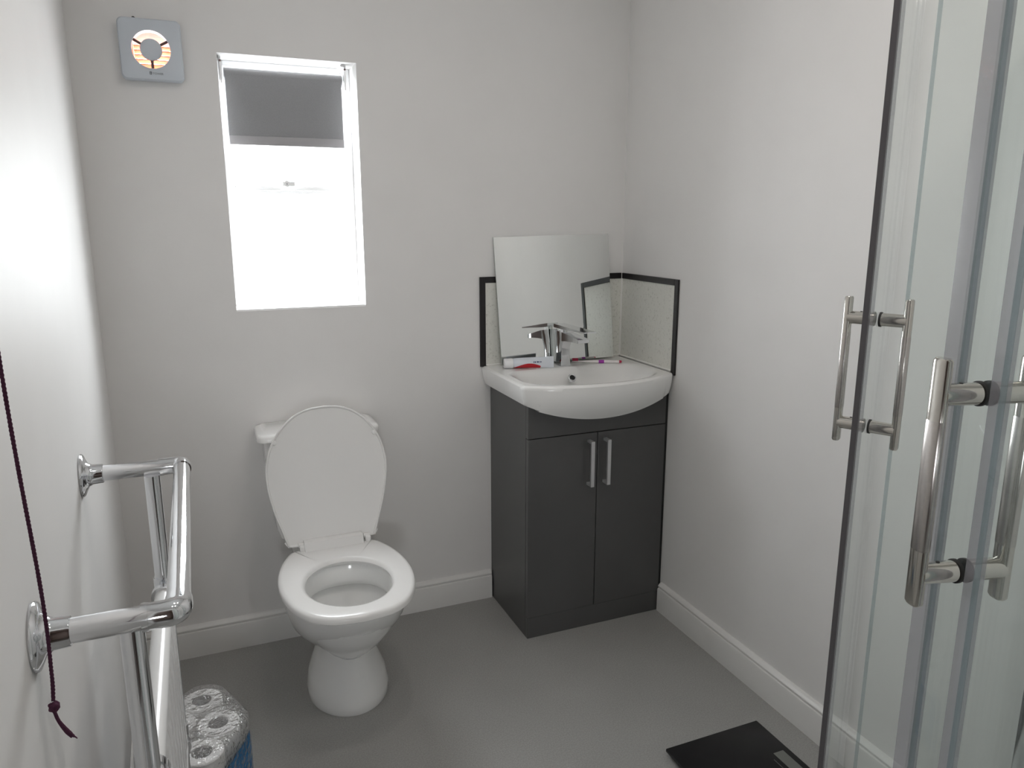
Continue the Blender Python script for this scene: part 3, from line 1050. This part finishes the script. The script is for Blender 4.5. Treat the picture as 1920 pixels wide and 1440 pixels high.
# ------------------------------------------------------------------ pull cord
PCX, PCY = -1.5595, -1.742
cord = thing('pull_cord', (PCX, PCY, 2.35), 'purple light-pull cord with knotted frayed end hanging by left wall', 'pull cord')
mk('ceiling_rose', lathe(B(), (PCX - 0.012, PCY, TOP - 0.0003), (0, 0, -1), [(0, 0.042), (0.006, 0.042), (0.022, 0.036), (0.028, 0.015), (0.030, 0.006)], 32), 'lamp_body', cord)
pts = catmull([(PCX - 0.013, PCY + 0.01, TOP - 0.028), (PCX - 0.010, PCY + 0.010, 1.9), (PCX - 0.0075, PCY + 0.006, 1.45), (PCX - 0.0045, PCY + 0.003, 1.22), (PCX + 0.0005, PCY, 1.07), (PCX - 0.0005, PCY, 1.0), (PCX - 0.0020, PCY, 0.976)], 14)
bm = B()
for ph in range(3):
    strand = []
    tot = 0
    for i, p in enumerate(pts):
        if i:
            tot += (pts[i] - pts[i - 1]).length
    # re-sample finely so the twist reads
    fine = []
    for i in range(len(pts) - 1):
        seg = max(2, int((pts[i + 1] - pts[i]).length / 0.0016))
        for q in range(seg):
            fine.append(pts[i].lerp(pts[i + 1], q / seg))
    fine.append(pts[-1])
    acc = 0
    out = []
    for i, p in enumerate(fine):
        if i:
            acc += (fine[i] - fine[i - 1]).length
        a = acc / 0.010 * 2 * PI + ph * 2 * PI / 3
        out.append(p + Vector((0.00075 * math.cos(a), 0.00075 * math.sin(a), 0)))
    sweep(bm, out, 0.00088, 6)
mk('cord', bm, 'cord', cord, smooth=60)
K = Vector((PCX - 0.0022, PCY, 0.9705))
bm = B()
kp = [K + Vector((0.0024 * math.cos(a) * (1 + 0.15 * math.sin(3 * a)), 0.0024 * math.sin(a), 0.0022 * math.sin(1.5 * a))) for a in [i / 24 * 4 * PI for i in range(25)]]
sweep(bm, kp, 0.0018, 8)
lathe(bm, K + Vector((0, 0, 0.0042)), (0, 0, -1), [(0, 0.001), (0.002, 0.0033), (0.0045, 0.0038), (0.007, 0.0030), (0.009, 0.001)], 14)
mk('knot', bm, 'cord', cord, smooth=60)
bm = B()
for k in range(9):
    dx = random.uniform(-0.0015, 0.0035)
    dy = random.uniform(-0.003, 0.003)
    ln = random.uniform(0.021, 0.028)
    p0 = K + Vector((random.uniform(-0.0008, 0.0008), random.uniform(-0.0008, 0.0008), -0.0035))
    sweep(bm, catmull([p0, p0 + Vector((0.002 + dx * 0.3, dy * 0.4, -ln * 0.35)), p0 + Vector((0.0065 + dx * 0.7, dy * 0.8, -ln * 0.75)), p0 + Vector((0.0105 + dx, dy, -ln))], 4), [0.0009] * 10 + [0.0007, 0.0006, 0.0004], 6)
mk('frayed_end', bm, 'cord', cord, smooth=60)['kind'] = 'stuff'

# ------------------------------------------------------------------ toilet rolls in film
RR = 0.0470
spots = [(-1.497, -0.570, 'toilet roll in the film pack nearest the back wall', 'lower toilet roll under the one nearest the back wall'),
         (-1.463, -0.675, 'toilet roll at the outer right of the film pack', 'lower toilet roll behind the blue print at the outer right'),
         (-1.500, -0.768, 'toilet roll at the front of the film pack beside the chrome post', 'lower toilet roll at the front beside the chrome post'),
         (-1.589, -0.735, 'toilet roll tucked behind the near chrome post by left wall', 'lower toilet roll by the left wall behind the chrome post'),
         (-1.558, -0.644, 'toilet roll in the middle of the film pack behind the radiator', 'lower toilet roll in the middle of the film pack')]


def roll_mesh():
    bm = B()
    r = []
    for z, rad in ((0.0, RR - 0.002), (0.002, RR), (0.096, RR), (0.0985, RR - 0.0025)):
        r.append((z, rad))
    prof = r + [(0.0985, 0.024), (0.0975, 0.0225), (0.001, 0.0225), (0.0, 0.024)]
    n = 40
    rings = [[Vector((q * math.cos(2 * PI * j / n) * (1 + 0.012 * math.sin(3 * 2 * PI * j / n)), q * math.sin(2 * PI * j / n), z)) for j in range(n)] for z, q in prof]
    vs = loft(bm, rings, False, False)
    for i in range(n):
        j = (i + 1) % n
        bm.faces.new((vs[-1][i], vs[-1][j], vs[0][j], vs[0][i]))
    return bm


proto = None
for lay in (1, 0):
    for k, (x, y, lab, low) in enumerate(spots):
        z = 0.002 + lay * 0.0995
        root = thing('toilet_roll', (x, y, z), lab if lay else low, 'toilet roll', 'toilet rolls in the film pack')
        if proto is None:
            bm = roll_mesh()
            bmesh.ops.translate(bm, verts=bm.verts, vec=root.location)
            p_o = mk('tissue', bm, 'paper', root, smooth=40)
            bm = B()
            n = 32
            rings = [[root.location + Vector((q * math.cos(2 * PI * j / n), q * math.sin(2 * PI * j / n), zz)) for j in range(n)] for zz, q in ((0.001, 0.0224), (0.096, 0.0224), (0.096, 0.0209), (0.001, 0.0209))]
            vs = loft(bm, rings, False, False)
            for i in range(n):
                j = (i + 1) % n
                bm.faces.new((vs[-1][i], vs[-1][j], vs[0][j], vs[0][i]))
            c_o = mk('card_core', bm, 'core', root, smooth=40)
            proto = (p_o, c_o)
        else:
            for q in proto:
                c = q.copy()
                COL.objects.link(c)
                c.parent = root
                c.rotation_euler.z = k * 1.1


def hull(P):
    P = sorted(set((round(x, 5), round(y, 5)) for x, y in P))

    def half(pp):
        h_ = []
        for p in pp:
            while len(h_) >= 2 and (h_[-1][0] - h_[-2][0]) * (p[1] - h_[-2][1]) - (h_[-1][1] - h_[-2][1]) * (p[0] - h_[-2][0]) <= 0:
                h_.pop()
            h_.append(p)
        return h_
    lo, hi = half(P), half(P[::-1])
    return lo[:-1] + hi[:-1]


pp = []
for x, y, _, _ in spots:
    for j in range(24):
        a = 2 * PI * j / 24
        pp.append((x + (RR + 0.003) * math.cos(a), y + (RR + 0.003) * math.sin(a)))
hp = hull(pp)
# resample the hull evenly
per = [Vector((*p, 0)) for p in hp]
tot = sum((per[(i + 1) % len(per)] - per[i]).length for i in range(len(per)))
NH = 96
res = []
i = 0
acc = 0
for k in range(NH):
    tgt = tot * k / NH
    while acc + (per[(i + 1) % len(per)] - per[i]).length < tgt:
        acc += (per[(i + 1) % len(per)] - per[i]).length
        i += 1
    sg = (per[(i + 1) % len(per)] - per[i])
    res.append(per[i] + sg * ((tgt - acc) / max(1e-9, sg.length)))
pc = sum(res, Vector()) / NH
film = thing('film_wrapper', (pc.x, pc.y, 0), 'clear crinkled film wrapper with blue print around the toilet rolls', 'wrapper')


def film_ring(z, grow, amp=0.004):
    out = []
    for p in res:
        d = (p - pc).normalized()
        right = max(0, d.x * 0.8 + d.y * 0.3)
        g = grow + right * 0.014 + amp * noise.noise(Vector((p.x * 30, p.y * 30, z * 25)))
        q = p + d * max(g, 0.0005)
        q.x = max(q.x, lwx(q.y) + 0.0188)
        out.append(Vector((q.x, q.y, z + amp * 0.5 * noise.noise(Vector((p.x * 40, p.y * 40, z * 9 + 4))))))
    return out


bm = B()
rg = [film_ring(z, g) for z, g in ((0.004, 0.0), (0.03, 0.004), (0.07, 0.005), (0.11, 0.004), (0.15, 0.006), (0.185, 0.006), (0.200, 0.004), (0.207, -0.004))]
vs = loft(bm, rg, False, False)
# puckered top sheet
last = vs[-1]
for fr_ in (0.8, 0.6, 0.4, 0.2):
    cur = []
    for v in vs[-1]:
        p = pc + (Vector((v.co.x, v.co.y, 0)) - pc) * fr_
        zz = 0.2065 + 0.0045 * noise.noise(Vector((p.x * 45, p.y * 45, 2)))
        cur.append(bm.verts.new((p.x, p.y, zz)))
    for i in range(NH):
        j = (i + 1) % NH
        bm.faces.new((last[i], last[j], cur[j], cur[i]))
    last = cur
bm.faces.new(last)
mk('film', bm, 'film', film, smooth=80)
bm = B()
idx = [k for k in range(NH) if (res[k] - pc).normalized().dot(Vector((0.86, -0.5, 0))) > 0.80]
idx.sort(key=lambda k: math.atan2(res[k].y - pc.y, res[k].x - pc.x))
cols = []
for z in (0.02, 0.06, 0.10, 0.14, 0.165):
    fr_ = film_ring(z, 0.008)
    sel = idx if z < 0.16 else idx[1:-1] + [idx[-2]] * 2
    cols.append([fr_[k] for k in sel[:len(idx)]])
loft(bm, cols, False, False, closed=False)
mk('blue_print', bm, 'film_blue', film, smooth=80)

# ------------------------------------------------------------------ bathroom scale
sca = thing('bathroom_scale', (-0.265, -1.115, 0), 'square black glass bathroom scale on the floor by right wall', 'scale')
bm = B()
loft(bm, [rrect(0.014, -0.410, -0.120, -1.262, -0.970, 0.0025), rrect(0.015, -0.411, -0.119, -1.263, -0.969, 0.0025), rrect(0.0205, -0.411, -0.119, -1.263, -0.969, 0.0025), rrect(0.0215, -0.410, -0.120, -1.262, -0.970, 0.0025)])
mk('glass_plate', bm, 'scale_black', sca, smooth=40)
mk('base', box(B(), -0.385, -0.145, -1.235, -0.995, 0.006, 0.0138, 0.003), 'rubber', sca)
for x in (-0.37, -0.16):
    for y in (-1.22, -1.01):
        mk('foot', lathe(B(), (x, y, 0.0002), (0, 0, 1), [(0, 0.014), (0.005, 0.016), (0.007, 0.016)], 18), 'rubber', sca)
dsp = mk('display', box(B(), -0.168, -0.137, -1.170, -1.090, 0.0215, 0.0219), 'lcd', sca, smooth=0)
bm = box(B(), -0.183, -0.181, -1.148, -1.108, 0.0215, 0.0218)
box(bm, -0.2245, -0.200, -1.1475, -1.146, 0.0215, 0.0218)
mk('print_line', bm, 'scale_line', sca, smooth=0)

# ------------------------------------------------------------------ shower enclosure
QC = Vector((-0.354, -2.143, 0))
QR = 0.55
S1, S2 = 0.354, 0.354 + 0.55 * PI / 2
S3 = S2 + (QC.y - NEAR)


def path(s, off=0.0):
    """point and outward normal at distance s from the far wall end, off = outward offset"""
    if s <= S1:
        p, n = Vector((-s, QC.y + QR, 0)), Vector((0, 1, 0))
    elif s <= S2:
        a = PI / 2 + (s - S1) / QR
        n = Vector((math.cos(a), math.sin(a), 0))
        p = QC + n * QR
    else:
        p, n = Vector((QC.x - QR, QC.y - (s - S2), 0)), Vector((-1, 0, 0))
    return p + n * off, n


def sheet(s0, s1, o0, o1, z0, z1, step=0.02, edge_mi=1):
    """curved slab between s0..s1; ends and top/bottom get the edge material"""
    n = max(2, int((s1 - s0) / step))
    bm = B()
    rings = []
    for k in range(n + 1):
        s = s0 + (s1 - s0) * k / n
        a, _ = path(s, o0)
        b, _ = path(s, o1)
        rings.append([bm.verts.new((a.x, a.y, z0)), bm.verts.new((b.x, b.y, z0)), bm.verts.new((b.x, b.y, z1)), bm.verts.new((a.x, a.y, z1))])
    for r0, r1 in zip(rings[:-1], rings[1:]):
        for i in range(4):
            j = (i + 1) % 4
            f = bm.faces.new((r0[i], r0[j], r1[j], r1[i]))
            f.material_index = edge_mi if i in (0, 2) else 0
    for r in (rings[0], rings[-1]):
        bm.faces.new(r).material_index = edge_mi
    return bm


sh = thing('shower_enclosure', (-0.45, -2.05, 0), 'quadrant shower enclosure with curved clear sliding glass doors at right', 'shower')
TH = 0.055
GZ0, GZ1 = 0.075, 1.90
# tray
bm = B()
prof = [path(s, 0.03)[0] for s in [S3 * k / 60 for k in range(61)]]
prof[0].x = -0.002
prof[-1].y = NEAR + 0.002
poly = prof + [Vector((-0.002, NEAR + 0.002, 0))]
loft(bm, [[p + Vector((0, 0, z)) for p in poly] for z in (0.0003, TH)])
mk('tray', bm, 'tray', sh, smooth=30)
for nm_, z0, z1 in (('bottom_rail', TH, GZ0 + 0.012), ('top_rail', GZ1 - 0.012, GZ1 + 0.03)):
    mk(nm_, sheet(0.002, S3 - 0.002, -0.026, 0.024, z0 + 0.0003, z1, edge_mi=0), 'chrome', sh, smooth=40)
mk('wall_profile', box(B(), -0.030, -0.001, QC.y + QR - 0.010, QC.y + QR + 0.022, TH + 0.001, GZ1 + 0.03, 0.002), 'chrome', sh)
mk('wall_profile', box(B(), QC.x - QR - 0.022, QC.x - QR + 0.010, NEAR + 0.001, NEAR + 0.030, TH + 0.001, GZ1 + 0.03, 0.002), 'chrome', sh)


def sarc(deg):
    return S1 + QR * math.radians(deg - 90)


SF, SN = sarc(117.43), sarc(165.31)
mk('fixed_panel', sheet(0.010, SF - 0.135, 0.010, 0.016, GZ0, GZ1), ['glass', 'glass_edge'], sh, smooth=30)
fpn = mk('fixed_panel', sheet(SN + 0.031, S3 - 0.01, 0.010, 0.016, GZ0, GZ1), ['glass', 'glass_edge'], sh, smooth=30)
mk('edge_seal', sheet(SN + 0.017, SN + 0.031, 0.006, 0.0105, GZ0, GZ1, 0.004, 0), 'seal_clear', fpn, smooth=30)
dfar = mk('sliding_door', sheet(SF - 0.37, SF + 0.066, -0.003, 0.003, GZ0, GZ1), ['glass', 'glass_edge'], sh, smooth=30)
dfar['label'] = 'far curved sliding door'
dnear = mk('sliding_door', sheet(SN - 0.026, SN + 0.41, -0.003, 0.003, GZ0, GZ1), ['glass', 'glass_edge'], sh, smooth=30)
dnear['label'] = 'near curved sliding door'
mk('magnetic_seal', sheet(SF + 0.066, SF + 0.077, -0.0034, 0.0034, GZ0, GZ1, 0.005, 0), 'seal_dark', dfar, smooth=30)
mk('clear_fin', sheet(SF + 0.040, SF + 0.066, -0.0040, 0.0040, GZ0, GZ1, 0.005, 0), 'seal_clear', dfar, smooth=30)
mk('magnetic_seal', sheet(SN - 0.042, SN - 0.026, -0.0055, 0.0055, GZ0, GZ1, 0.004, 0), 'seal_clear', dnear, smooth=30)


def ellbar(c, n, z0, z1, hn, ht, slant=0.0):
    t = Vector((-n.y, n.x, 0))
    bm = B()
    rings = []
    for z, sc in ((z0, 0.80), (z0 + 0.002, 1.0), (z1 - 0.002, 1.0), (z1, 0.80)):
        r = []
        for j in range(28):
            a = 2 * PI * j / 28
            ca, sa = math.cos(a), math.sin(a)
            ca = math.copysign(abs(ca) ** 0.75, ca)
            sa = math.copysign(abs(sa) ** 0.75, sa)
            r.append(c + n * (hn * sc * ca) + t * (ht * sc * sa) + Vector((0, 0, z)))
        rings.append(r)
    loft(bm, rings)
    return bm


for door, s in ((dfar, SF), (dnear, SN)):
    for sgn in (1, -1):
        c, n = path(s, sgn * 0.037)
        bar = mk('handle_bar', ellbar(c, n, 1.053, 1.252, 0.0051, 0.0078), 'satin', door, smooth=40)
        mk('handle_grip', ellbar(c, n, 1.098, 1.206, 0.0053, 0.0080), 'brushed', door, smooth=40)
        for z in (1.0790, 1.2240):
            g, _ = path(s, sgn * 0.0032)
            mk('standoff', lathe(B(), g + n * (sgn * 0.002) + Vector((0, 0, z)), n * sgn, [(0, 0.0086), (0.031, 0.0086)], 28), 'satin', door, smooth=40)
            mk('gasket', lathe(B(), g + Vector((0, 0, z)), n * sgn, [(0, 0.0097), (0.0024, 0.0097)], 28), 'rubber', door, smooth=40)
            if sgn == 1:
                mk('grub_screw', lathe(B(), g + n * 0.017 + Vector((0, 0, z + 0.0082)), (0, 0, 1), [(0, 0.0016), (0.0008, 0.0016)], 10), 'rubber', door)

# ------------------------------------------------------------------ ceiling downlights (above the frame)
for lx, ly, where in ((-1.02, -1.20, 'nearest the window and left wall'), (-0.70, -1.20, 'nearest the basin'), (-1.02, -1.85, 'nearest the doorway'), (-0.70, -1.85, 'nearest the shower')):
    cl_ = thing('ceiling_light', (lx, ly, TOP), 'round recessed ceiling downlight ' + where, 'light', 'ceiling downlights')
    mk('bezel', lathe(B(), (lx, ly, TOP - 0.0003), (0, 0, -1), [(0, 0.045), (0.006, 0.043), (0.008, 0.036), (0.004, 0.034)], 32, caps=False), 'lamp_body', cl_)
    mk('diffuser', lathe(B(), (lx, ly, TOP - 0.0005), (0, 0, -1), [(0, 0.034), (0.003, 0.034)], 32), 'glow', cl_)
    ld = bpy.data.lights.new('downlight', 'AREA')
    ld.shape = 'DISK'
    ld.size = 0.066
    ld.energy = 1.55
    ld.color = (1.0, 0.935, 0.885)
    lo = bpy.data.objects.new('downlight', ld)
    COL.objects.link(lo)
    lo.parent = cl_
    lo.location = (0, 0, -0.009)
